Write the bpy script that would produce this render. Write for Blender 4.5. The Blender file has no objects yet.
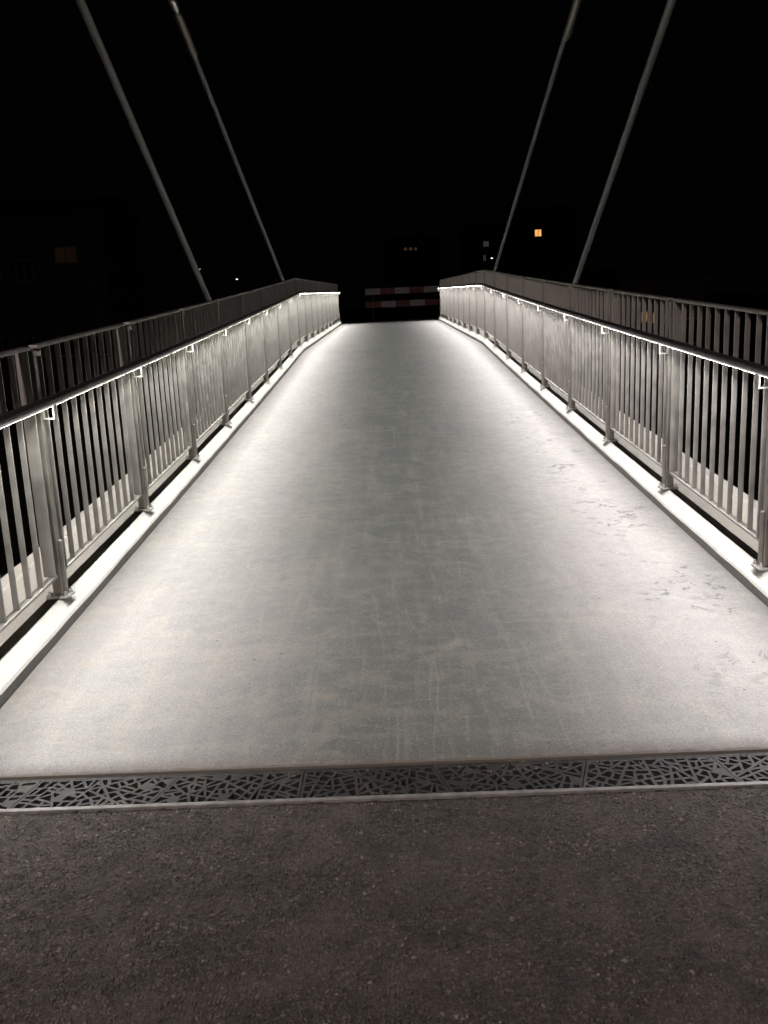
import bpy, bmesh, math, random
from mathutils import Vector, Matrix
random.seed(7)
S = bpy.context.scene
COL = S.collection

# ------------------------------------------------------------------ bridge profile
Y0, YC, YE, CUR = 2.80, 17.36, 32.3, .00037
def prof(y):
    if y < Y0: return 0.0
    if y < YC: t = y - Y0; return .0814*t + CUR*t*t
    t = YC - Y0
    zc = .0814*t + CUR*t*t
    return zc + .0468*(min(y, YE + .2) - YC)
ZEND = prof(YE)

# ------------------------------------------------------------------ camera
PI_, RO, YA, CX, CH, F = .2077, .0446, -.0149, -.0647, 1.55, 845.3
cy, sy, cp, sp, cr, sr = math.cos(YA), math.sin(YA), math.cos(PI_), math.sin(PI_), math.cos(RO), math.sin(RO)
h_ = Vector((cy, -sy, 0)); v_ = Vector((sp*sy, sp*cy, cp))
RIGHT = cr*h_ - sr*v_; UP = sr*h_ + cr*v_; FWD = Vector((cp*sy, cp*cy, -sp))
CAM = Vector((CX, 0, CH))
cam = bpy.data.cameras.new('camera'); co = bpy.data.objects.new('camera', cam); COL.objects.link(co)
m = Matrix((RIGHT, UP, -FWD)).transposed().to_4x4(); m.translation = CAM; co.matrix_world = m
cam.sensor_fit = 'VERTICAL'; cam.sensor_height = 36; cam.lens = 36*F/1024; cam.clip_end = 3000; cam.clip_start = .05
S.camera = co
def ray(px, py):
    return (FWD + RIGHT*((px-384)/F) + UP*((512-py)/F))
def at(px, py, y):                      # the point of the sight line at distance y along the bridge axis
    r = ray(px, py); return CAM + r*(y/r.y)
def onx(px, py, x):
    r = ray(px, py); return CAM + r*((x-CX)/r.x)

YG1_ = 2.84
# ------------------------------------------------------------------ materials
def mat(name):
    mt = bpy.data.materials.new(name); mt.use_nodes = True
    nt = mt.node_tree; b = nt.nodes['Principled BSDF']
    return mt, nt, b
def N(nt, t, **k):
    n = nt.nodes.new(t)
    for a, v in k.items():
        if a in n.inputs.keys(): n.inputs[a].default_value = v
        else: setattr(n, a, v)
    return n
def L(nt, a, b): nt.links.new(a, b)
def coords(nt, scale=(1,1,1)):
    g = N(nt, 'ShaderNodeNewGeometry'); mp = N(nt, 'ShaderNodeMapping'); mp.inputs['Scale'].default_value = scale
    L(nt, g.outputs['Position'], mp.inputs['Vector']); return mp.outputs['Vector']
def noise(nt, vec, scale, detail=4, rough=.55, dist=0):
    n = N(nt, 'ShaderNodeTexNoise'); n.inputs['Scale'].default_value = scale; n.inputs['Detail'].default_value = detail
    n.inputs['Roughness'].default_value = rough; n.inputs['Distortion'].default_value = dist
    L(nt, vec, n.inputs['Vector']); return n.outputs['Fac']
def ramp(nt, fac, stops):
    r = N(nt, 'ShaderNodeValToRGB'); e = r.color_ramp.elements
    while len(e) < len(stops): e.new(.5)
    for i, (p, c) in enumerate(stops):
        e[i].position = p; e[i].color = (c[0], c[1], c[2], 1) if isinstance(c, tuple) else (c, c, c, 1)
    L(nt, fac, r.inputs['Fac']); return r.outputs['Color']
def mixc(nt, fac, a, b, mode='MIX'):
    n = N(nt, 'ShaderNodeMix', data_type='RGBA', blend_type=mode)
    for s, v in ((0, fac), (6, a), (7, b)):
        if isinstance(v, (int, float)): n.inputs[s].default_value = v
        elif isinstance(v, tuple): n.inputs[s].default_value = (*v, 1)
        else: L(nt, v, n.inputs[s])
    return n.outputs[2]
def mth(nt, op, a, b=None, c=None):
    n = N(nt, 'ShaderNodeMath', operation=op)
    for i, v in enumerate((a, b, c)):
        if v is None: continue
        if isinstance(v, (int, float)): n.inputs[i].default_value = v
        else: L(nt, v, n.inputs[i])
    return n.outputs[0]
def bump(nt, b, h, strength, dist=.01, prev=None):
    n = N(nt, 'ShaderNodeBump'); n.inputs['Strength'].default_value = strength; n.inputs['Distance'].default_value = dist
    L(nt, h, n.inputs['Height'])
    if prev: L(nt, prev, n.inputs['Normal'])
    L(nt, n.outputs['Normal'], b.inputs['Normal']); return n.outputs['Normal']

def steel(name, base, rough, var=.12):
    mt, nt, b = mat(name); v = coords(nt, (1, 1, 1))
    n1 = noise(nt, v, 9, 5); n2 = noise(nt, coords(nt, (220, 220, 6)), 1, 3)
    c = ramp(nt, n1, [(.3, tuple(x*(1-var) for x in base)), (.7, tuple(min(1, x*(1+var)) for x in base))])
    c = mixc(nt, .25, c, ramp(nt, n2, [(.3, tuple(x*.75 for x in base)), (.7, base)]))
    L(nt, c, b.inputs['Base Color']); b.inputs['Metallic'].default_value = .85
    L(nt, ramp(nt, n1, [(.3, rough-.06), (.7, rough+.1)]), b.inputs['Roughness'])
    bump(nt, b, n2, .06, .002)
    return mt
M_STEEL = steel('brushed_stainless', (.37, .36, .335), .46)
M_POST = steel('post_stainless', (.25, .235, .21), .46)
M_RAIL = steel('rail_stainless', (.34, .33, .305), .48)
M_HAND = steel('handrail_dark_coated', (.035, .032, .034), .45)
M_HAND.node_tree.nodes['Principled BSDF'].inputs['Metallic'].default_value = .1
M_BRKT = steel('bracket_stainless', (.45, .45, .43), .4)
M_BOLT = steel('bolt_zinc', (.75, .74, .7), .3)
M_CABLE = steel('stay_sheath', (.19, .185, .18), .6, .2)
M_CABLE.node_tree.nodes['Principled BSDF'].inputs['Metallic'].default_value = .2

def paint(name, base, rough=.5, var=.06, dirt=(.45,.42,.36), dirtamt=.25, sc=6):
    mt, nt, b = mat(name); v = coords(nt)
    n1 = noise(nt, v, sc, 6, .6); n2 = noise(nt, v, 60, 4, .6)
    c = ramp(nt, n2, [(.3, tuple(x*(1-var) for x in base)), (.7, tuple(min(1, x*(1+var)) for x in base))])
    f = ramp(nt, n1, [(.52, 0.0), (.75, dirtamt)])
    c = mixc(nt, f, c, tuple(a*bb/.5 for a, bb in zip(dirt, base)))
    L(nt, c, b.inputs['Base Color']); b.inputs['Roughness'].default_value = rough
    bump(nt, b, n2, .15, .003)
    return mt
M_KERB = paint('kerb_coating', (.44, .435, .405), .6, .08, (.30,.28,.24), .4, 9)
M_BEAM = paint('edge_beam_concrete', (.50, .48, .43), .7, .08)
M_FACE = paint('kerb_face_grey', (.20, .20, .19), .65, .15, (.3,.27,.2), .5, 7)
M_CONC = paint('abutment_concrete', (.28, .27, .25), .8, .1)

# deck: worn grey epoxy coating with dried mud swirls, wheel scuffs, wet marks at the right edge
def deck_mat():
    mt, nt, b = mat('deck_coating')
    v = coords(nt); sepn = N(nt, 'ShaderNodeSeparateXYZ'); L(nt, v, sepn.inputs[0]); X, Y = sepn.outputs[0], sepn.outputs[1]
    fine = noise(nt, v, 150, 3, .8); grit = noise(nt, v, 90, 5, .8); med = noise(nt, v, 14, 6, .7); big = noise(nt, v, 1.2, 6, .65, .6)
    # coated sand surface; paler at the sides, darker green-grey in the middle, with a noisy edge
    mid_dist = mth(nt, 'ADD', mth(nt, 'ABSOLUTE', mth(nt, 'ADD', X, -.03)), mth(nt, 'MULTIPLY', mth(nt, 'SUBTRACT', noise(nt, coords(nt, (1, .5, 1)), 1.5, 4, .6), .5), 1.3))
    mid_fac = ramp(nt, mid_dist, [(.2, 1.0), (1.3, 0.0)])
    base = mixc(nt, mid_fac, (.262, .252, .25), (.162, .175, .166))
    base = mixc(nt, ramp(nt, big, [(.40, 0.0), (.62, .45)]), base, mixc(nt, .5, base, (.14, .145, .145)))
    mud = (.37, .352, .295)
    cross = noise(nt, coords(nt, (1.0, 2.5, 1)), 2.6, 8, .72, 1.3)
    base = mixc(nt, ramp(nt, cross, [(.485, 0.0), (.58, .45), (.70, .8)]), base, mixc(nt, .5, base, mud))
    along = noise(nt, coords(nt, (5.5, .55, 1)), 2.4, 7, .7, .7)
    base = mixc(nt, mth(nt, 'MULTIPLY', ramp(nt, along, [(.50, 0.0), (.64, .7)]), ramp(nt, med, [(.38, .2), (.6, 1.0)])), base, mixc(nt, .6, base, mud))
    base = mixc(nt, ramp(nt, noise(nt, v, 3.1, 7, .75, 1.6), [(.54, 0.0), (.62, .6)]), base, mixc(nt, .45, base, mud))
    base = mixc(nt, ramp(nt, noise(nt, v, 6.5, 7, .75, .8), [(.56, 0.0), (.66, .7)]), base, mixc(nt, .5, base, (.12, .125, .125)))
    # wheel and scrape marks: narrow wandering lines, broken up
    def wander(coord, other, amp, sc, seed):
        n = N(nt, 'ShaderNodeTexNoise', noise_dimensions='1D'); n.inputs['Scale'].default_value = sc; n.inputs['Detail'].default_value = 3; n.inputs['Roughness'].default_value = .4
        L(nt, mth(nt, 'ADD', other, seed), n.inputs['W']); return mth(nt, 'ADD', coord, mth(nt, 'MULTIPLY', mth(nt, 'SUBTRACT', n.outputs['Fac'], .5), amp))
    def lineset(coord, other, specs, thr, sca):
        out = None
        for x0, a, sc, seed, w in specs:
            w *= .6; d = mth(nt, 'ABSOLUTE', mth(nt, 'SUBTRACT', wander(coord, other, a, sc, seed), x0))
            f = mth(nt, 'MAXIMUM', mth(nt, 'SUBTRACT', 1.0, mth(nt, 'DIVIDE', d, w)), 0.0)
            out = f if out is None else mth(nt, 'MAXIMUM', out, f)
        return mth(nt, 'MULTIPLY', out, ramp(nt, noise(nt, coords(nt, sca), 2.3, 6, .75), [(thr, 0.0), (thr+.14, .5)]))
    base = mixc(nt, lineset(X, Y, ((-.08, .5, .22, 1, .016), (.08, .6, .2, 7, .013), (.12, .45, .3, 15, .02), (.3, .5, .25, 23, .014), (.42, .5, .3, 31, .018), (.55, .6, .2, 44, .013),
                                   (-.25, .5, .3, 52, .012), (.2, .9, .3, 61, .013), (.7, .5, .25, 70, .014), (.02, .7, .35, 83, .012)), .46, (3, 1, 1)), base, (.37, .355, .30))
    base = mixc(nt, lineset(Y, X, ((5.3, .9, .7, 3, .025), (6.3, .8, .8, 9, .035), (7.5, 1.0, .7, 14, .05), (8.1, 1.1, .8, 20, .05), (9.4, 1.2, .6, 26, .07), (4.4, .7, .8, 33, .018),
                                   (11.2, 1.2, .7, 41, .09), (4.9, .9, 1.1, 58, .014)), .50, (1, 2, 1)), base, (.36, .345, .285))
    # wet prints and stains along the right kerb
    band = mth(nt, 'MULTIPLY', ramp(nt, mth(nt, 'DIVIDE', X, 1.8), [(.64, 0.0), (.72, 1.0), (.93, 1.0), (.97, 0.0)]), ramp(nt, mth(nt, 'DIVIDE', Y, 12), [(.25, 0.0), (.33, 1.0), (.75, 1.0), (.95, 0.0)]))
    clus = ramp(nt, noise(nt, v, 2.3, 2, .5), [(.45, 0.0), (.52, 1.0)])
    pr = ramp(nt, noise(nt, coords(nt, (1, 1.1, 1)), 9, 5, .65, 1.0), [(.55, 0.0), (.585, 1.0)])
    base = mixc(nt, mth(nt, 'MULTIPLY', mth(nt, 'MULTIPLY', mth(nt, 'MULTIPLY', band, clus), pr), .8), base, (.055, .052, .05))
    rust = ramp(nt, noise(nt, v, 5.5, 4, .6, .8), [(.66, 0.0), (.73, .4)])
    base = mixc(nt, rust, base, (.34, .24, .15))
    # grit
    base = mixc(nt, ramp(nt, fine, [(.40, .75), (.54, 0.0)]), base, mixc(nt, .6, base, (.05, .05, .05)))
    base = mixc(nt, ramp(nt, grit, [(.55, 0.0), (.66, .6)]), base, (.40, .395, .38))
    # dirt gathered at the foot of the kerbs and by the drain
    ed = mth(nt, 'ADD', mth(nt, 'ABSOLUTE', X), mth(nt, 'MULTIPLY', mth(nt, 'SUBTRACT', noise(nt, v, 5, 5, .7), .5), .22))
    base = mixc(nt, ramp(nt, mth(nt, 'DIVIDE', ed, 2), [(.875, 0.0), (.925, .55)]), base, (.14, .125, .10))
    ey = mth(nt, 'ADD', mth(nt, 'SUBTRACT', Y, YG1_), mth(nt, 'MULTIPLY', noise(nt, v, 14, 5, .7), -.05))
    base = mixc(nt, ramp(nt, ey, [(-.026, .7), (-.006, 0.0)]), base, (.13, .115, .09))
    spk = N(nt, 'ShaderNodeTexVoronoi'); spk.inputs['Scale'].default_value = 5.5; L(nt, v, spk.inputs['Vector'])
    base = mixc(nt, ramp(nt, spk.outputs['Distance'], [(.035, .8), (.05, 0.0)]), base, (.08, .075, .06))
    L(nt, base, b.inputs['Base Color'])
    L(nt, ramp(nt, med, [(.3, .38), (.7, .6)]), b.inputs['Roughness'])
    b.inputs['Specular IOR Level'].default_value = .55
    nb = bump(nt, b, fine, .6, .003); bump(nt, b, med, .2, .004, nb)
    return mt
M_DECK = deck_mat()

def asphalt_mat(name='asphalt', tint=1.0, disp=True):
    mt, nt, b = mat(name); v = coords(nt)
    wv = N(nt, 'ShaderNodeVectorMath', operation='ADD'); L(nt, v, wv.inputs[0])
    wn = N(nt, 'ShaderNodeTexNoise'); wn.inputs['Scale'].default_value = 60; L(nt, v, wn.inputs['Vector'])
    ws = N(nt, 'ShaderNodeVectorMath', operation='SCALE'); ws.inputs[3].default_value = .008; L(nt, wn.outputs['Color'], ws.inputs[0]); L(nt, ws.outputs[0], wv.inputs[1]); v2 = wv.outputs[0]
    def vor(sc, feat='F1'):
        n = N(nt, 'ShaderNodeTexVoronoi', feature=feat); n.inputs['Scale'].default_value = sc; L(nt, v2, n.inputs['Vector']); return n
    vo, vo2 = vor(88), vor(200); ve, ve2 = vor(88, 'DISTANCE_TO_EDGE'), vor(200, 'DISTANCE_TO_EDGE')
    s1 = N(nt, 'ShaderNodeSeparateColor'); L(nt, vo.outputs['Color'], s1.inputs[0]); s2 = N(nt, 'ShaderNodeSeparateColor'); L(nt, vo2.outputs['Color'], s2.inputs[0])
    n1 = noise(nt, v, 38, 6, .75); big = noise(nt, v, 2.1, 6, .65, .4); mid = noise(nt, v, 8, 5, .6)
    isbig = ramp(nt, s1.outputs[0], [(.56, 0.0), (.66, 1.0)])                  # larger stones show in about half of the cells
    small = ramp(nt, s2.outputs[0], [(.0, (.046, .038, .034)), (.6, (.078, .062, .054)), (.93, (.125, .098, .082)), (.99, (.22, .19, .16))])
    large = ramp(nt, s1.outputs[1], [(.0, (.050, .043, .041)), (.5, (.098, .084, .076)), (.9, (.145, .122, .105)), (.985, (.26, .225, .19))])
    c = mixc(nt, isbig, small, large)
    e = mixc(nt, isbig, ramp(nt, ve2.outputs['Distance'], [(.03, .85), (.2, 0.0)]), ramp(nt, ve.outputs['Distance'], [(.02, .8), (.14, 0.0)]))
    c = mixc(nt, e, c, (.018, .015, .014))
    c = mixc(nt, ramp(nt, n1, [(.46, 0.0), (.70, .5)]), c, (.034, .029, .026))
    c = mixc(nt, ramp(nt, big, [(.44, 0.0), (.62, .45)]), c, (.12, .102, .09))
    c = mixc(nt, ramp(nt, mid, [(.50, 0.0), (.64, .6)]), c, (.032, .028, .026))
    if tint != 1: c = mixc(nt, 1.0, c, (tint, tint, tint), 'MULTIPLY')
    L(nt, c, b.inputs['Base Color'])
    L(nt, ramp(nt, s1.outputs[1], [(0, .45), (1, .85)]), b.inputs['Roughness'])
    hb = mth(nt, 'MULTIPLY', ramp(nt, ve.outputs['Distance'], [(0, 0.0), (.16, .8), (.4, 1.0)]), mth(nt, 'ADD', s1.outputs[2], .5))
    hs = mth(nt, 'MULTIPLY', ramp(nt, ve2.outputs['Distance'], [(0, 0.0), (.2, .8), (.4, 1.0)]), mth(nt, 'MULTIPLY', mth(nt, 'ADD', s2.outputs[2], .4), .5))
    hh = mth(nt, 'ADD', mixc(nt, isbig, hs, hb), mth(nt, 'MULTIPLY', n1, 1.0))
    if disp:
        d = N(nt, 'ShaderNodeDisplacement'); d.inputs['Scale'].default_value = .0062; d.inputs['Midlevel'].default_value = 1.7
        L(nt, hh, d.inputs['Height']); L(nt, d.outputs[0], nt.nodes['Material Output'].inputs['Displacement']); mt.displacement_method = 'BOTH'
    else: bump(nt, b, hh, .9, .008)
    return mt
M_ASPH = asphalt_mat()

def simple(name, col, rough=.7, metal=0, var=.25, sc=8):
    mt, nt, b = mat(name); n = noise(nt, coords(nt), sc, 5, .6)
    L(nt, ramp(nt, n, [(.3, tuple(c*(1-var) for c in col)), (.7, tuple(min(1, c*(1+var)) for c in col))]), b.inputs['Base Color'])
    b.inputs['Roughness'].default_value = rough; b.inputs['Metallic'].default_value = metal
    bump(nt, b, n, .2, .004)
    return mt
def cast_mat():
    mt, nt, b = mat('cast_iron'); v = coords(nt)
    n = noise(nt, v, 70, 5, .7); n2 = noise(nt, v, 7, 5, .65, .5); n3 = noise(nt, v, 24, 4, .7)
    c = ramp(nt, n, [(.3, (.018, .018, .019)), (.7, (.036, .035, .036))])
    c = mixc(nt, ramp(nt, n2, [(.5, 0.0), (.68, .6)]), c, (.085, .075, .062))
    c = mixc(nt, ramp(nt, n3, [(.64, 0.0), (.72, .6)]), c, (.24, .20, .14))
    L(nt, c, b.inputs['Base Color']); b.inputs['Roughness'].default_value = .62; b.inputs['Metallic'].default_value = .2
    bump(nt, b, n, .35, .003)
    return mt
M_CAST = cast_mat()
M_DARK = simple('dark_channel', (.005, .005, .005), .95)
M_EDGE = simple('galvanised_edge', (.20, .197, .19), .55, .1, .3, 25)
M_GRASS = simple('grass_soil', (.035, .045, .02), .95, 0, .5, 3)
M_WALL = simple('render_wall', (.10, .09, .08), .9, 0, .1, 2)
M_ROOF = simple('roof_tile', (.12, .06, .045), .85, 0, .2, 4)
M_GLASS = simple('dark_glass', (.02, .022, .025), .15, 0, .1, 2)
M_FRAME = simple('window_frame', (.35, .34, .32), .6, 0, .1, 5)
M_WHITE = simple('barrier_white', (.80, .79, .80), .45, 0, .1, 7)
M_RED = simple('barrier_red', (.30, .02, .018), .45, 0, .15, 7)
M_BLACKP = simple('dark_paint', (.03, .03, .03), .5, .3, .1)
def emit(name, col, s):
    mt, nt, b = mat(name); b.inputs['Base Color'].default_value = (.8, .8, .8, 1)
    b.inputs['Emission Color'].default_value = (*col, 1); b.inputs['Emission Strength'].default_value = s
    return mt
LED_S = 48
M_LEDW = emit('led_neutral', (1.0, .96, .87), LED_S)
M_LEDC = emit('led_cool', (1.0, .95, .93), LED_S)
M_CHANNEL_GLOW = emit('channel_scatter_glow', (1, .93, .82), .16)  # weak emission stands in for LED light scattered on the channel sides
def winlight(name, col, s):
    mt, nt, b = mat(name); b.inputs['Base Color'].default_value = (.1, .1, .1, 1)
    n = noise(nt, coords(nt), 2.5, 3); c = ramp(nt, n, [(.35, tuple(x*.55 for x in col)), (.65, col)])
    L(nt, c, b.inputs['Emission Color']); b.inputs['Emission Strength'].default_value = s
    return mt

# ------------------------------------------------------------------ mesh helpers
def box(bm, cx, cyy, cz, sx, syy, sz, shear=0.0, bev=0.0):
    """box; shear = dz/dy of a member that follows the deck"""
    vs = []
    for dz in (-.5, .5):
        for dy in (-.5, .5):
            for dx in (-.5, .5):
                vs.append(bm.verts.new((cx+dx*sx, cyy+dy*syy, cz+dz*sz+dy*syy*shear)))
    f = [(0,2,3,1), (4,5,7,6), (0,1,5,4), (2,6,7,3), (0,4,6,2), (1,3,7,5)]
    fs = [bm.faces.new([vs[i] for i in q]) for q in f]
    if bev:
        es = list({e for ff in fs for e in ff.edges})
        bmesh.ops.bevel(bm, geom=es, offset=bev, segments=2, affect='EDGES', profile=.6)
def tube(bm, pts, r, n=12, caps=True, taper=None):
    rings = []
    for i, p in enumerate(pts):
        p = Vector(p); a = Vector(pts[max(i-1, 0)]); b = Vector(pts[min(i+1, len(pts)-1)])
        d = (b-a).normalized(); s = d.cross(Vector((0, 0, 1)))
        if s.length < .01: s = Vector((1, 0, 0))
        s.normalize(); u = s.cross(d); rr = r if taper is None else taper[i]
        rings.append([bm.verts.new(p + s*math.cos(2*math.pi*k/n)*rr + u*math.sin(2*math.pi*k/n)*rr) for k in range(n)])
    for a, b in zip(rings, rings[1:]):
        for k in range(n): 
            f = bm.faces.new((a[k], a[(k+1) % n], b[(k+1) % n], b[k])); f.smooth = True
    if caps: bm.faces.new(rings[0][::-1]); bm.faces.new(rings[-1])
def obj(name, bm, mts, parent=None, loc=None):
    me = bpy.data.meshes.new(name); bmesh.ops.recalc_face_normals(bm, faces=bm.faces); bm.to_mesh(me); bm.free()
    for q in (mts if isinstance(mts, (list, tuple)) else [mts]): me.materials.append(q)
    o = bpy.data.objects.new(name, me); COL.objects.link(o)
    if loc is not None: o.location = loc
    if parent: o.parent = parent
    return o
def tag(o, label=None, cat=None, group=None, kind=None):
    if label: o['label'] = label
    if cat: o['category'] = cat
    if group: o['group'] = group
    if kind: o['kind'] = kind
    return o
def empty(name, loc=(0, 0, 0)):
    o = bpy.data.objects.new(name, None); COL.objects.link(o); o.location = loc; o.empty_display_size = .2; return o
def share(src, parent, loc):
    o = src.copy(); COL.objects.link(o); o.parent = parent; o.location = loc; return o

# ------------------------------------------------------------------ terrain
def th(x, y):
    def ss(a, b, t): t = max(0, min(1, (t-a)/(b-a))); return t*t*(3-2*t)
    near = -.06 - .5*ss(4.0, 9, abs(x)) if y < 2.3 else -.06
    a = 1 - ss(2.3, 7.5, y + .15*abs(x)); b_ = ss(27, 31.8, y - .12*abs(x))
    z = near*a - 4.8*(1-a)*(1-b_) + (ZEND - .12 - 4.2*ss(6, 14, abs(x)))*b_
    if y > 60: z += 10*ss(180, 600, y) + 22*ss(220, 900, y)*(.5+.5*math.sin(x*.006+1))
    z += .15*math.sin(x*.31)*math.sin(y*.23)*(1 if abs(x) > 6 else 0)
    return z
def axis(a, b, dense_a, dense_b, d, g):
    v = []; t = dense_a
    while t <= dense_b: v.append(t); t += d
    s = d; t = dense_b
    while t < b: s *= g; t += s; v.append(t)
    s = d; t = dense_a
    while t > a: s *= g; t -= s; v.insert(0, t)
    return v
bm = bmesh.new()
xs = axis(-1500, 1500, -14, 14, .8, 1.25); ysx = axis(-300, 2400, -12, 44, .6, 1.22)
g = [[bm.verts.new((x, y, th(x, y))) for x in xs] for y in ysx]
for j in range(len(ysx)-1):
    for i in range(len(xs)-1):
        f = bm.faces.new((g[j][i], g[j][i+1], g[j+1][i+1], g[j+1][i])); f.smooth = True
tag(obj('ground', bm, M_GRASS), 'dark grassy ground below and beyond the bridge', kind='structure')

# near asphalt
YG0, YG1 = 2.612, 2.84          # light metal edge and back of the drain
axs = axis(-4, 4, -1.6, 1.6, .0035, 1.6); axs = [-4] + [v for v in axs if -3.9 < v < 3.9] + [4]
ays = [-14, -9, -5, -2, 0, .8, 1.2, 1.4] + [1.5 + .0035*i for i in range(int((YG0-1.5)/.0035))] + [YG0]
nx = len(axs); vv = [(x, y, 0.0) for y in ays for x in axs]
ff = [(j*nx+i, j*nx+i+1, (j+1)*nx+i+1, (j+1)*nx+i) for j in range(len(ays)-1) for i in range(nx-1)]
k = len(vv); vv += [(-4, -14, -.3), (4, -14, -.3), (4, YG0, -.3), (-4, YG0, -.3)]
ff += [(k+3, k+2, k+1, k), tuple(range(nx)) [::-1] + (k, k+1), (k+2, k+3) + tuple(range((len(ays)-1)*nx, len(ays)*nx))]
me = bpy.data.meshes.new('pavement'); me.from_pydata(vv, [], ff); me.materials.append(M_ASPH); me.validate()
me.polygons.foreach_set('use_smooth', [True]*len(me.polygons))
po = bpy.data.objects.new('pavement', me); COL.objects.link(po)
tag(po, 'coarse brown-grey asphalt path in front of the bridge', kind='structure')
bm = bmesh.new()
for (ya, yb, za, zb) in ((YE+.004, YE+3.5, ZEND, ZEND+.12), (YE+3.5, YE+16, ZEND+.12, ZEND+.12)):
    v = [bm.verts.new(q) for q in ((-3.5, ya, za), (3.5, ya, za), (3.5, yb, zb), (-3.5, yb, zb), (-3.5, ya, za-.3), (3.5, ya, za-.3), (3.5, yb, zb-.3), (-3.5, yb, zb-.3))]
    for q in ((0,1,2,3), (7,6,5,4), (0,4,5,1), (1,5,6,2), (2,6,7,3), (3,7,4,0)):
        if (ya > YE+1 and q == (0,4,5,1)) or (ya < YE+1 and q == (2,6,7,3)): continue
        bm.faces.new([v[i] for i in q])
bmesh.ops.remove_doubles(bm, verts=bm.verts, dist=.001)
tag(obj('path', bm, asphalt_mat('asphalt_far', 1.0, False)), 'dark asphalt path past the far end of the bridge', kind='structure')

# deck
HW = 1.80
bm = bmesh.new()
yy = [YG1 + .012 + (YE-YG1-.012)*i/180 for i in range(181)]
xx = [-HW + 2*HW*i/12 for i in range(13)]
top = [[bm.verts.new((x, y, prof(y))) for x in xx] for y in yy]
for j in range(180):
    for i in range(12):
        f = bm.faces.new((top[j][i], top[j][i+1], top[j+1][i+1], top[j+1][i])); f.smooth = True
for xi in (0, 12):
    low = [bm.verts.new((top[j][xi].co.x, yy[j], prof(yy[j])-.25)) for j in range(181)]
    for j in range(180): bm.faces.new((top[j][xi], top[j+1][xi], low[j+1], low[j]))
    if xi == 0: l0 = low
    else: l1 = low
for j in range(180): bm.faces.new((l0[j], l0[j+1], l1[j+1], l1[j]))
bm.faces.new([top[0][i] for i in range(13)] + [l1[0], l0[0]]); bm.faces.new([top[-1][i] for i in range(13)] + [l1[-1], l0[-1]])
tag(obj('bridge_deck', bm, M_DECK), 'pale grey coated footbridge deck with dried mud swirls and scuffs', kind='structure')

# kerbs (upstands) either side
def sweep(name, section, y0, y1, mt, side, n=150, wob=0, label=None, face=None):
    bm = bmesh.new(); rows = []
    ph = random.random()*9
    for i in range(n+1):
        y = y0 + (y1-y0)*i/n; z = prof(y)
        row = []
        for k, (x, zz) in enumerate(section):
            w = wob*(math.sin(y*3.1+ph)+.7*math.sin(y*7.7+2*ph)+.5*math.sin(y*13+ph)) if k in (1, 2) else 0
            row.append(bm.verts.new((side*(x + w*.5), y, z + zz + w)))
        rows.append(row)
    q = len(section)
    for a, b in zip(rows, rows[1:]):
        for k in range(q):
            f = bm.faces.new((a[k], a[(k+1) % q], b[(k+1) % q], b[k]))
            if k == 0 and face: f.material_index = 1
    bm.faces.new(rows[0]); bm.faces.new(rows[-1])
    return tag(obj(name, bm, [mt, face] if face else mt), label, kind='structure')
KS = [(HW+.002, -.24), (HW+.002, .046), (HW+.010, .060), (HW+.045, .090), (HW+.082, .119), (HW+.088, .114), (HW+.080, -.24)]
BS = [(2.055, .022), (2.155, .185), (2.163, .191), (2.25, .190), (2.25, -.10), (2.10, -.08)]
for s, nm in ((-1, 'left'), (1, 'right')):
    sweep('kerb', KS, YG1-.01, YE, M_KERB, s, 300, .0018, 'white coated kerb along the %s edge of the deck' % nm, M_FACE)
    sweep('edge_beam', BS, YG1-.3, YE, M_BEAM, s, 150, 0, 'pale edge beam outside the %s railing' % nm)
# cross ribs carrying the edge beams and the abutments (under the deck)
bm = bmesh.new()
for i in range(10):
    y = 4.35 + 3.25*i
    if y < YE: box(bm, 0, y, prof(y)-.36, 4.30, .18, .2)
box(bm, 0, (YG1+YE)/2, prof(YC)*.5-.05, .5, .5, .01)
obj('bridge_girder', bm, M_CONC)['kind'] = 'structure'
bm = bmesh.new(); box(bm, 0, 2.55, -2.63, 4.6, .49, 4.65); box(bm, 0, YE+.3, ZEND-2.7, 5.2, .55, 4.7)
obj('abutment', bm, M_CONC)['kind'] = 'structure'

# ------------------------------------------------------------------ drain with cast grates
bm = bmesh.new(); box(bm, 0, (YG0+YG1)/2, -.32, 4.2, YG1-YG0+.03, .2)
tag(obj('drain_channel', bm, M_DARK), 'black drain channel under the cast grates', kind='structure')
bm = bmesh.new(); box(bm, 0, YG0+.011, -.02, 4.2, .020, .052, 0, .002)
tag(obj('drain_edge', bm, M_EDGE), 'light metal edge strip between asphalt and drain grates', kind='structure')
bm = bmesh.new(); box(bm, 0, YG1+.002, -.03, 4.2, .014, .05, 0, .002)
tag(obj('drain_seat', bm, M_CAST), 'dark metal seat between drain grates and deck', kind='structure')

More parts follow.
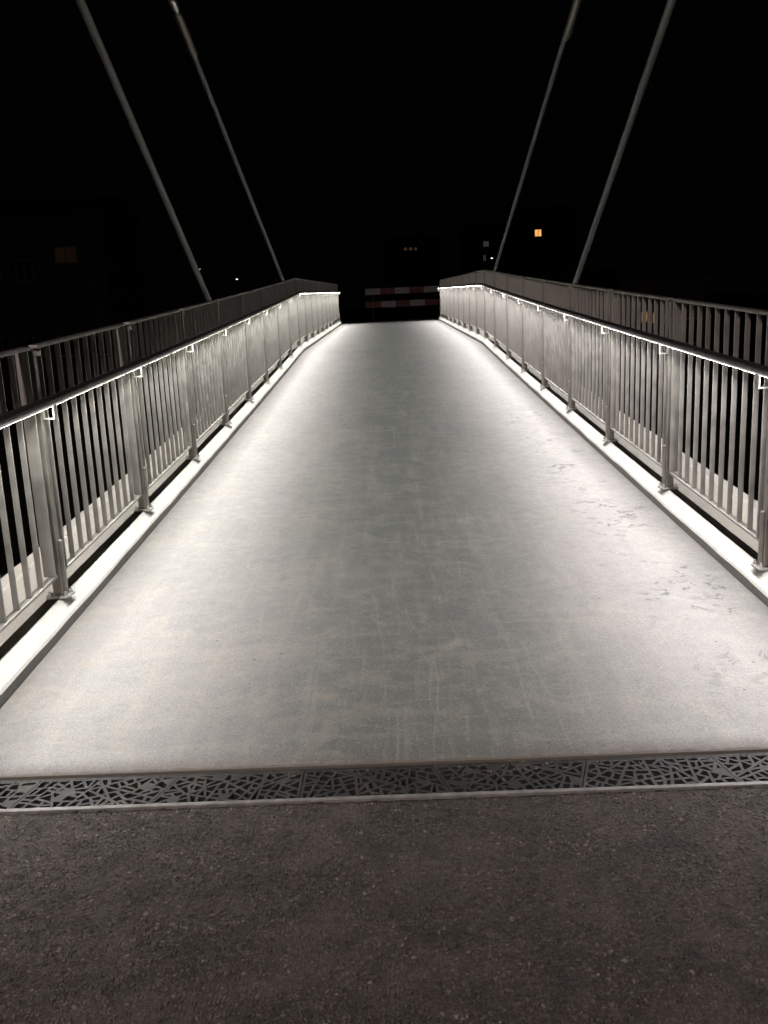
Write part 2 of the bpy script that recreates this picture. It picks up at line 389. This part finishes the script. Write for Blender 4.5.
def clip(poly, p, d):
    """split a convex polygon by the line through p along d"""
    nx, ny = -d[1], d[0]; A, B = [], []
    sd = [(q[0]-p[0])*nx + (q[1]-p[1])*ny for q in poly]
    for i in range(len(poly)):
        a, b, sa, sb = poly[i], poly[(i+1) % len(poly)], sd[i], sd[(i+1) % len(poly)]
        (A if sa >= 0 else B).append(a)
        if sa*sb < 0:
            t = sa/(sa-sb); q = (a[0]+(b[0]-a[0])*t, a[1]+(b[1]-a[1])*t); A.append(q); B.append(q)
    return A, B
def area(p): return abs(sum(p[i][0]*p[(i+1) % len(p)][1]-p[(i+1) % len(p)][0]*p[i][1] for i in range(len(p))))/2
def inset(poly, d):
    """offset every side of a convex polygon inwards"""
    out = poly
    s = sum(poly[i][0]*poly[(i+1) % len(poly)][1]-poly[(i+1) % len(poly)][0]*poly[i][1] for i in range(len(poly)))
    for i in range(len(poly)):
        a, b = poly[i], poly[(i+1) % len(poly)]
        dx, dy = b[0]-a[0], b[1]-a[1]; l = math.hypot(dx, dy)
        if l < 1e-5: continue
        if s < 0: dx, dy = -dx, -dy
        n = (-dy/l, dx/l); p = (a[0]+n[0]*d, a[1]+n[1]*d)
        A, _ = clip(out, p, (dx, dy)); out = A
        if len(out) < 3: return None
    return out
GY0, GY1 = YG0+.023, YG1-.007
def grate(x0, x1, sk0, sk1, seed):
    rnd = random.Random(seed); T = .022
    quad = [(x0-sk0, GY0), (x1-sk1, GY0), (x1+sk1, GY1), (x0+sk0, GY1)]
    quad = inset(quad, .0015)
    rim = inset(quad, .004); cells = [rim]
    def split(c, p, a, amin):
        A, B = clip(c, p, (math.cos(a), math.sin(a)))
        return [A, B] if len(A) >= 3 and len(B) >= 3 and min(area(A), area(B)) > amin else None
    for k in range(9):                       # long ribs first
        p = (rnd.uniform(x0, x1), rnd.uniform(GY0, GY1)); a = rnd.choice((1, -1))*rnd.uniform(.25, .75) if k % 3 else rnd.uniform(1.0, 2.2)
        reach = rnd.uniform(.09, .2); nc = []
        for c in cells:
            cxm = sum(q[0] for q in c)/len(c)
            q = split(c, p, a, .0003) if abs(cxm-p[0]) < reach else None
            nc += q if q else [c]
        cells = nc
    for k in range(260):                     # then short ones until no opening is large
        if len(cells) > 74: break
        cells.sort(key=area); c = cells.pop(-1 if rnd.random() < .7 else -min(len(cells), rnd.randint(2, 8)))
        n = len(c); p = (sum(q[0] for q in c)/n + rnd.uniform(-.006, .006), sum(q[1] for q in c)/n + rnd.uniform(-.006, .006))
        L1 = max(((c[q], c[(q+1) % n]) for q in range(n)), key=lambda e: math.hypot(e[0][0]-e[1][0], e[0][1]-e[1][1]))
        a = math.atan2(L1[1][1]-L1[0][1], L1[1][0]-L1[0][0]) + math.pi/2 + rnd.uniform(-.55, .55)
        q = split(c, p, a, .00016); cells += q if q else [c]
    bm = bmesh.new()
    def hole(outer, inner):
        # ring between a polygon and its inset, split by bridging through triangulation
        vo = [bm.verts.new((q[0], q[1], -.004)) for q in outer]; vi = [bm.verts.new((q[0], q[1], -.004)) for q in inner]
        eo = [bm.edges.new((vo[i], vo[(i+1) % len(vo)])) for i in range(len(vo))]; ei = [bm.edges.new((vi[i], vi[(i+1) % len(vi)])) for i in range(len(vi))]
        bmesh.ops.triangle_fill(bm, edges=eo+ei, use_beauty=True)
        vl = [bm.verts.new((q[0], q[1], -.004-T)) for q in inner]
        for i in range(len(vi)): bm.faces.new((vi[i], vi[(i+1) % len(vi)], vl[(i+1) % len(vl)], vl[i]))
    hole(quad, rim)
    for c in cells:
        cc = []
        for q in c:
            if not cc or math.hypot(q[0]-cc[-1][0], q[1]-cc[-1][1]) > .0008: cc.append(q)
        if math.hypot(cc[0][0]-cc[-1][0], cc[0][1]-cc[-1][1]) < .0008: cc.pop()
        if len(cc) < 3: continue
        inn = inset(cc, rnd.uniform(.0044, .0066))
        if inn:
            ii = []
            for q in inn:
                if not ii or math.hypot(q[0]-ii[-1][0], q[1]-ii[-1][1]) > .001: ii.append(q)
            if len(ii) > 2 and math.hypot(ii[0][0]-ii[-1][0], ii[0][1]-ii[-1][1]) < .001: ii.pop()
            inn = ii
        if inn and len(inn) >= 3 and area(inn) > .00003 and rnd.random() > .06: hole(cc, inn)
        else: bm.faces.new([bm.verts.new((q[0], q[1], -.004)) for q in cc])
    # outer side walls
    vt = [bm.verts.new((q[0], q[1], -.004)) for q in quad]; vb = [bm.verts.new((q[0], q[1], -.004-T)) for q in quad]
    for i in range(4): bm.faces.new((vt[i], vt[(i+1) % 4], vb[(i+1) % 4], vb[i]))
    return obj('drain_grate', bm, M_CAST)
seams = [(-1.93, 0), (-1.43, .02), (-.93, .035), (-.44, 0), (.06, -.03), (.56, .03), (1.06, -.02), (1.55, 0), (1.98, 0)]
gl = ['under the left kerb end, outermost on the left', 'second from the left kerb, at the left edge of the photo',
      'left of centre, ending at a slanted seam', 'just left of the middle of the deck', 'just right of the middle of the deck',
      'right of centre with mud in its holes', 'second from the right kerb, at the right edge of the photo', 'under the right kerb end, outermost on the right']
for i in range(8):
    tag(grate(seams[i][0], seams[i+1][0], seams[i][1], seams[i+1][1], 40+i), 'dark cast drain grate ' + gl[i], 'drain grate', 'cast drain grates across the foot of the bridge')

# leaf bits, grit and small stones lying on grates, asphalt and deck edge
bm = bmesh.new(); rd = random.Random(5)
def flake(x, y, z, r, h):
    n = rd.randint(4, 6); a0 = rd.random()*6; pts = [(x+math.cos(a0+k*6.283/n)*r*rd.uniform(.5, 1.1), y+math.sin(a0+k*6.283/n)*r*rd.uniform(.4, .9)) for k in range(n)]
    lo_ = [bm.verts.new((p[0], p[1], z)) for p in pts]; hi = [bm.verts.new((x+(p[0]-x)*.75, y+(p[1]-y)*.75, z+h*rd.uniform(.6, 1.2))) for p in pts]
    bm.faces.new(hi); bm.faces.new(lo_[::-1])
    for k in range(n): bm.faces.new((lo_[k], lo_[(k+1) % n], hi[(k+1) % n], hi[k]))
for k in range(110): flake(rd.uniform(-1.5, 1.5), YG1 - abs(rd.gauss(0, .03)) + .01, -.003, rd.uniform(.001, .005), .003)
for k in range(70): flake(rd.gauss(.45, .25), rd.uniform(YG1-.07, YG1+.004), -.003, rd.uniform(.0015, .0075), .003)
for k in range(90): flake(rd.uniform(-1.5, 1.5), rd.uniform(1.6, 2.58), .0, rd.uniform(.0015, .004), .004)
tag(obj('debris', bm, simple('dry_leaf_grit', (.13, .108, .08), .8, 0, .4, 60)), 'tan leaf bits and grit caught in the drain grates', kind='stuff')

# ------------------------------------------------------------------ railings
SP, NB, FX = 1.6238, 18, 1.885
YP0 = 4.35 - SP
def slope(y): return (prof(min(y+.3, YE-.01))-prof(y-.3))/(min(y+.3, YE-.01)-y+.3)
bar_mesh = None
def build_railing(side, label, led, dy):
    global bar_mesh
    root = empty('bridge_railing', (side*FX, YP0+dy, prof(YP0)+.12)); R0 = Vector(root.location)
    tag(root, label, 'railing', 'stainless railings along the bridge')
    def ob(name, bm, mt, org, parent=root, porg=None):
        """mesh built in world coordinates, its origin moved to org"""
        org = Vector(org)
        bmesh.ops.translate(bm, verts=bm.verts, vec=-org)
        return obj(name, bm, mt, parent, org - (R0 if porg is None else porg))
    posts = [YP0 + dy + SP*i for i in range(NB+1)]
    # posts
    proto = None
    for i, y in enumerate(posts):
        z = prof(y); org = Vector((side*FX, y, z+.118))
        if proto is None:
            bm = bmesh.new()
            box(bm, side*(FX+.006), y, z+.775, .056, .040, 1.286, 0, .004)       # main flat
            box(bm, side*(FX-.031), y, z+.28, .018, .026, .296, 0, .005)          # inner stiffener
            post = ob('post', bm, M_POST, org)
            bm = bmesh.new(); box(bm, side*(FX+.002), y, z+.123, .118, .105, .012, 0, .002)
            subs = [ob('base_plate', bm, M_BRKT, org, post, org)]
            for ax in (-.042, .046):
                for ay in (-.038, .038):
                    bm = bmesh.new()
                    bmesh.ops.create_cone(bm, cap_ends=True, segments=6, radius1=.0105, radius2=.0105, depth=.012, matrix=Matrix.Translation((side*(FX+ax), y+ay, z+.136)))
                    bmesh.ops.create_cone(bm, cap_ends=True, segments=10, radius1=.006, radius2=.005, depth=.014, matrix=Matrix.Translation((side*(FX+ax), y+ay, z+.149)))
                    subs.append(ob('bolt', bm, M_BOLT, org, post, org))
            bm = bmesh.new()
            a = (side*(FX-.085), y, z+1.128)
            # bent flat bracket: down from the handrail, out to the post, short lip
            box(bm, side*(FX-.083), y, z+1.106, .008, .024, .066, 0, .001)
            box(bm, side*(FX-.0545), y, z+1.069, .065, .024, .008, 0, .001)
            box(bm, side*(FX-.026), y, z+1.092, .008, .026, .050, 0, .001)
            br = ob('handrail_bracket', bm, M_BRKT, org)
            proto = (post, subs, br)
        else:
            p = share(proto[0], root, org-R0)
            for q in proto[1]: share(q, p, q.location)
            share(proto[2], root, org-R0)
    # panels
    for i in range(NB):
        a, b = posts[i], posts[i+1]; ya, yb = a+.048, b-.048
        bm = bmesh.new(); n = 1
        za, zb = prof(ya), prof(yb); mz, sl, my, ln = (za+zb)/2, (zb-za)/(yb-ya), (ya+yb)/2, yb-ya
        if a < YC-.2 < YC+.2 < b: pass
        box(bm, side*(FX+.004), my, mz+1.431, .046, ln, .018, sl, .003)                    # top rail
        for ye in (ya+.034, yb-.034):
            box(bm, side*(FX+.012), ye, mz+(ye-my)*sl+.838, .064, .010, 1.166, 0, .002)
        fr = ob('panel_frame', bm, M_RAIL, (side*FX, my, mz+.25))
        FO = Vector((side*FX, my, mz+.25))
        bm = bmesh.new(); box(bm, side*(FX+.004), my, mz+.246, .040, ln, .016, sl, .004)
        ob('bottom_rail', bm, M_BRKT if False else M_RAIL, FO, fr, FO)
        k0, k1 = ya+.034, yb-.034; st = (k1-k0)/10
        if i < 11:
            for k in range(1, 10):
                y = k0+st*k; z = mz+(y-my)*sl; o = Vector((side*(FX+.004), y, z+.838))
                if bar_mesh is None:
                    bm = bmesh.new(); box(bm, 0, 0, 0, .029, .008, 1.166, 0, .0012)
                    bo = obj('bar', bm, M_STEEL, fr, o-FO); bar_mesh = bo.data
                else:
                    bo = bpy.data.objects.new('bar', bar_mesh); COL.objects.link(bo); bo.parent = fr; bo.location = o-FO
    bm = bmesh.new()
    for i in range(11, NB):
        a, b = posts[i], posts[i+1]; ya, yb = a+.048, b-.048; k0, k1 = ya+.034, yb-.034; st = (k1-k0)/10
        for k in range(1, 10): box(bm, side*(FX+.004), k0+st*k, prof(ya)+(prof(yb)-prof(ya))*(k0+st*k-ya)/(yb-ya)+.838, .032, .008, 1.166)
    o = ob('bar', bm, M_STEEL, (side*FX, posts[14], prof(posts[14])+.84)); o['kind'] = 'stuff'
    # handrail tube, light channel, LED strips
    HX = side*(FX-.085)
    pts = [(HX, posts[0]-.10, prof(posts[0])+1.168)] + [(HX, p, prof(p)+1.168) for p in posts[1:-1]] + [(HX, posts[-1]+.12, prof(posts[-1])+1.168+.006)]
    bm = bmesh.new(); tube(bm, pts, .0225, 16)
    hr = ob('handrail', bm, M_HAND, (HX, posts[0], prof(posts[0])+1.168)); HO = Vector((HX, posts[0], prof(posts[0])+1.168))
    for i in range(NB):
        a, b = posts[i]+.004, posts[i+1]-.004; za, zb = prof(a), prof(b); sl = (zb-za)/(b-a)
        bm = bmesh.new(); box(bm, HX, (a+b)/2, (za+zb)/2+1.1445, .022, b-a, .012, sl, .001)
        ob('light_channel', bm, M_CHANNEL_GLOW, (HX, (a+b)/2, (za+zb)/2+1.1445), hr, HO)
        a2, b2 = a+.02, b-.02
        bm = bmesh.new(); box(bm, HX, (a+b)/2, (za+zb)/2+1.1377, .013, b2-a2, .0016, sl)
        ob('led_strip', bm, led, (HX, (a+b)/2, (za+zb)/2+1.136), hr, HO)
    # the LEDs behind each diffuser: narrow beams aimed down and slightly towards the deck
    for i in range(NB):
        a, b = posts[i]+.03, posts[i+1]-.03; za, zb = prof(a), prof(b)
        ld = bpy.data.lights.new('led_light', 'AREA'); ld.shape = 'RECTANGLE'; ld.size = .012; ld.size_y = b-a
        ld.energy = LED_W; ld.spread = math.radians(LED_SPREAD); ld.color = (1, .975, .94) if side < 0 else (1, .96, .955)
        lo = bpy.data.objects.new('led_light', ld); COL.objects.link(lo)
        dn = Vector((side*math.sin(math.radians(LED_TILT)), 0, math.cos(math.radians(LED_TILT))))
        yv = Vector((0, b-a, zb-za)).normalized(); xv = yv.cross(dn).normalized(); zv = xv.cross(yv)
        mm = Matrix((xv, yv, zv)).transposed().to_4x4(); mm.translation = Vector((HX - side*.001, (a+b)/2, (za+zb)/2+1.1325)); lo.matrix_world = mm
    return root
LED_W, LED_SPREAD, LED_TILT = 23, 135, 15
build_railing(-1, 'stainless railing with lit handrail along the left side of the bridge', M_LEDW, 0)
build_railing(1, 'stainless railing with lit handrail along the right side of the bridge', M_LEDC, 0)

# ------------------------------------------------------------------ stay cables
def cable(side, x, lo, hi, r, cpl, label):
    a = onx(lo[0], lo[1], side*x); b = onx(hi[0], hi[1], side*x)
    d = (b-a).normalized()
    zb = prof(a.y) + .1
    a2 = a - d*((a.z-zb)/d.z)
    up = a + d*(min((a.y+6.0)/max(-d.y, .05), 30))
    root = empty('stay_cable', a2); tag(root, label, 'cable', 'stay cables rising from the bridge edges')
    bm = bmesh.new(); tube(bm, [Vector((0,0,0)), up-a2], r, 14, True); obj('strand', bm, M_CABLE, root)
    bm = bmesh.new(); tube(bm, [d*(-.12), d*.05, d*.06, d*.34, d*.36, d*.5], r, 14, True, [r*1.9, r*1.9, r*1.5, r*1.5, r*1.25, r*1.05]); obj('anchor_socket', bm, M_POST, root)
    if cpl:
        c = onx(cpl[0], cpl[1], side*x) - a2
        bm = bmesh.new(); tube(bm, [c-d*.42, c-d*.36, c-d*.05, c+d*.05, c+d*.36, c+d*.42], r, 14, True, [r*1.04, r*1.55, r*1.6, r*1.6, r*1.55, r*1.04]); obj('coupler', bm, M_POST, root)
        bm = bmesh.new(); tube(bm, [c+d*.43, c+d*.47, c+d*.60, c+d*.64], r, 14, True, [r*1.03, r*1.45, r*1.45, r*1.03]); obj('lock_nut', bm, M_BOLT, root)
    return root
cable(-1, 2.28, (208, 298), (80, 0), .033, None, 'thick grey stay cable, nearer of the two on the left')
cable(-1, 2.28, (282, 278), (172, 0), .032, (186, 35), 'thinner-looking far stay cable on the left with a coupler near its top')
cable(1, 2.28, (576, 281), (672, 0), .033, None, 'thick grey stay cable, nearer of the two on the right')
cable(1, 2.28, (495, 270), (576, 0), .032, (573, 16), 'thinner-looking far stay cable on the right with a coupler at the picture top')

# ------------------------------------------------------------------ barrier past the far end
BY = 41.0; gz = ZEND+.12
br = empty('barrier', (.9, BY, gz)); tag(br, 'red and white striped barrier of two boards across the far path', 'barrier')
x0 = at(365, 290, BY).x; x1 = x0 + 4.8
zt, zb = at(400, 290.5, BY).z, at(400, 303.5, BY).z
def board(z, off):
    bm = bmesh.new(); n = 0; x = x0; w = .69; first = True
    segs = []
    x = x0
    e = x0 + off
    k = 0
    while x < x1 - .01:
        e2 = min(e, x1)
        segs.append((x, e2, k % 2)); x = e2; e += w; k += 1
    for a, b, c in segs:
        cc = (c + (1 if off < .3 else 0)) % 2
        vs = len(bm.faces); box(bm, (a+b)/2-.9, 0, z-gz, b-a, .03, .28)
        bm.faces.ensure_lookup_table()
        for f in list(bm.faces)[vs:]: f.material_index = cc
    bmesh.ops.remove_doubles(bm, verts=bm.verts, dist=.0005)
    return bm
obj('board', board(zt, .70), [M_WHITE, M_RED], br)
obj('board', board(zb, .72), [M_RED, M_WHITE], br)
for x in (x0+.35, x1-.35):
    bm = bmesh.new(); box(bm, x-.9, .045, (zt+.16-gz)/2+.03, .05, .05, zt+.16-gz); obj('upright', bm, M_BLACKP, br)
    bm = bmesh.new(); box(bm, x-.9, .045, .04, .14, .7, .08, 0, .01); obj('foot', bm, M_BLACKP, br)

# ------------------------------------------------------------------ buildings far off with few lit windows
W_ORANGE = winlight('window_glow_orange', (1.0, .42, .12), 1.5)
W_DIM = winlight('window_glow_dim', (.5, .42, .38), .10)
W_AMBER = winlight('window_glow_amber', (1.0, .5, .22), .07)
W_FAINT = winlight('window_glow_faint', (.8, .34, .14), .009)
W_STREET = winlight('window_glow_ground', (1.0, .5, .16), .5)
W_WHITE = winlight('window_glow_white', (.9, .85, .8), .45)
def building(px0, px1, pytop, y, depth, label, wins, rows=3, cols=5, roof=True, name='apartment_block'):
    """wins: (px, py, w_px, h_px, material) lit windows; a grid of dark ones fills the rest"""
    a = at(px0, 300, y); b = at(px1, 300, y); zt = at((px0+px1)/2, pytop, y).z
    z0 = th((a.x+b.x)/2, y) - 1.5; cxm = (a.x+b.x)/2; W = b.x-a.x
    root = empty(name, (cxm, y, z0)); tag(root, label, 'building', 'buildings in the dark beyond the bridge')
    bm = bmesh.new(); box(bm, 0, depth/2, (zt-z0)/2, W, depth, zt-z0); obj('wall', bm, M_WALL, root)
    bm = bmesh.new()
    H = zt-z0; o = .4; rh = 1.8
    if roof:
        v = [bm.verts.new(q) for q in ((-W/2-o, -o, H), (W/2+o, -o, H), (W/2+o, depth+o, H), (-W/2-o, depth+o, H), (-W/2-o, depth/2, H+rh), (W/2+o, depth/2, H+rh))]
        for q in ((0,1,5,4), (2,3,4,5), (0,4,3), (1,2,5), (0,3,2,1)): bm.faces.new([v[i] for i in q])
    else: box(bm, 0, depth/2, H+.15, W+.5, depth+.5, .3)
    bmesh.ops.translate(bm, verts=bm.verts, vec=(0, 0, .01))
    rf = obj('roof', bm, M_ROOF, root)
    bm = bmesh.new(); box(bm, W*.22, depth*.55, H+rh*.9, .7, .7, 1.6); obj('chimney', bm, M_WALL, rf)
    used = []
    def win(cx, cz, w, h, mt):
        bm = bmesh.new(); t = .07
        for (x, z, sx, sz) in ((0, h/2+t/2, w+2*t, t), (0, -h/2-t/2, w+2*t, t), (-w/2-t/2, 0, t, h), (w/2+t/2, 0, t, h), (0, 0, .06, h)):
            box(bm, x, -.03, z, sx, .08, sz)
        f = obj('window', bm, M_FRAME, root, (cx, -.03, cz))
        bm = bmesh.new(); box(bm, 0, -.004, 0, w, .02, h); obj('pane', bm, mt, f)
        used.append((cx, cz, w, h))
    for (px, py, wp, hp, mt) in wins:
        p = at(px, py, y); k = y/F
        win(p.x-cxm, p.z-z0, wp*k, hp*k, mt)
    for r in range(rows):
        for c in range(cols):
            cx = -W/2 + W*(c+.5)/cols; cz = 3 + (H-4)*(r+.5)/rows
            if all(abs(cx-u[0]) > u[2]/2+1.1 or abs(cz-u[1]) > u[3]/2+1.3 for u in used): win(cx, cz, 1.1, 1.3, M_GLASS)
    return root
building(515, 575, 214, 120, 11, 'dark tall block with one bright orange window right of the far cable', [(538, 233, 6, 6, W_ORANGE)], 4, 3)
building(468, 503, 234, 125, 10, 'dark block with two dim grey windows behind the far right cable', [(486, 244, 5, 5, W_DIM), (484.5, 258, 2.5, 5, W_DIM)], 3, 2)
building(385, 440, 238, 170, 12, 'distant dark building with three tiny amber windows above the barrier', [(405.5, 249, 2.6, 2.4, W_AMBER), (410.5, 249, 2.6, 2.4, W_AMBER), (415.5, 249, 2.4, 2.4, W_AMBER)], 2, 4, False)
building(-20, 110, 215, 62, 9, 'dark house beyond the left railing with one faint brown window', [(66, 255, 20, 14, W_FAINT)], 2, 4)
building(622, 705, 284, 50, 9, 'low building glimpsed through the right railing with amber windows', [(644, 317, 5.5, 8, W_STREET), (652, 318, 5.5, 8, W_STREET), (664, 319, 4.5, 8, W_FAINT)], 1, 3, False, 'low_house')
building(580, 618, 270, 150, 12, 'far low building with a row of tiny pale windows', [(587, 291, 1.4, 1.4, W_DIM), (591, 291, 1.4, 1.4, W_DIM), (595, 291.5, 1.4, 1.4, W_DIM), (606, 292, 2.2, 2, W_WHITE)], 2, 3, False, 'low_house')

# ------------------------------------------------------------------ street lamps
def lamp(x, y, z0, hgt, arm, head_mt, label, group=None, r=.06, lens=.46):
    root = empty('street_lamp', (x, y, z0)); tag(root, label, 'street lamp', group)
    bm = bmesh.new(); tube(bm, [(0, 0, 0), (0, 0, .9), (0, 0, .92), (0, 0, hgt*.7), (0, 0, hgt)], r, 12, True, [r*1.5, r*1.5, r, r*.85, r*.7]); obj('pole', bm, M_BLACKP, root)
    bm = bmesh.new(); tube(bm, [(0, 0, hgt-.02), (arm*.3, 0, hgt+.10), (arm*.8, 0, hgt+.14), (arm, 0, hgt+.13)], r*.5, 8); obj('arm', bm, M_BLACKP, root)
    bm = bmesh.new(); sgn = 1 if arm > 0 else -1
    box(bm, arm+sgn*.28, 0, hgt+.14, .62, .28, .10, 0, .03); hd = obj('lamp_head', bm, M_BLACKP, root)
    bm = bmesh.new(); box(bm, arm+sgn*.28, 0, hgt+.079, lens, .2, .016 if lens > .3 else lens*.8); obj('lens', bm, head_mt, hd)
    return root
G_LAMPS = 'lamps far beyond the bridge'
M_L1 = emit('lamp_far_white', (1, .93, .85), 3); M_L2 = emit('lamp_far_red', (1, .25, .12), 1.6); M_L3 = emit('lamp_far_dim', (1, .75, .5), .8)
for (px, py, y, mt, lab) in ((237, 279, 95, M_L1, 'distant lamp glowing white between the two left cables'),
                             (200, 269, 105, M_L3, 'distant dim lamp beside the near left cable'),
                             (492, 258, 90, M_L1, 'distant lamp glowing white beside the far right cable')):
    p = at(px, py, y); z0 = th(p.x, y)-.3
    lamp(p.x-.9, y, z0, p.z-z0-.08, .6, mt, lab, G_LAMPS, .05, .15)
# the lamp behind the photographer that lights asphalt, near deck and cables
M_LN = emit('lamp_near', (1, .80, .64), 60)
LX, LY, LZ = -3.4, -5.2, 6.2
lamp(LX, LY, -.02, LZ, 1.0, M_LN, 'dark street lamp standing behind the photographer', None, .07)
ld = bpy.data.lights.new('street_lamp_light', 'AREA'); ld.shape = 'RECTANGLE'; ld.size = .44; ld.size_y = .2
ld.energy = 1500; ld.color = (1, .82, .77)
lo = bpy.data.objects.new('street_lamp_light', ld); COL.objects.link(lo); lo.location = (LX+1.28, LY, LZ+.06)
lo.rotation_euler = (math.radians(30), 0, 0)

# ------------------------------------------------------------------ night sky
w = bpy.data.worlds.new('World'); S.world = w; w.use_nodes = True
bg = w.node_tree.nodes['Background']; bg.inputs['Color'].default_value = (.75, .68, .95, 1); bg.inputs['Strength'].default_value = .0007

S.view_settings.view_transform = 'Standard'; S.view_settings.look = 'None'; S.view_settings.exposure = 0; S.view_settings.gamma = 1
S.render.engine = 'CYCLES'
S.cycles.use_denoising = True
S.cycles.max_bounces = 6; S.cycles.diffuse_bounces = 3; S.cycles.glossy_bounces = 3
S.cycles.sample_clamp_indirect = 6; S.cycles.sample_clamp_direct = 0
S.cycles.caustics_reflective = False; S.cycles.caustics_refractive = False
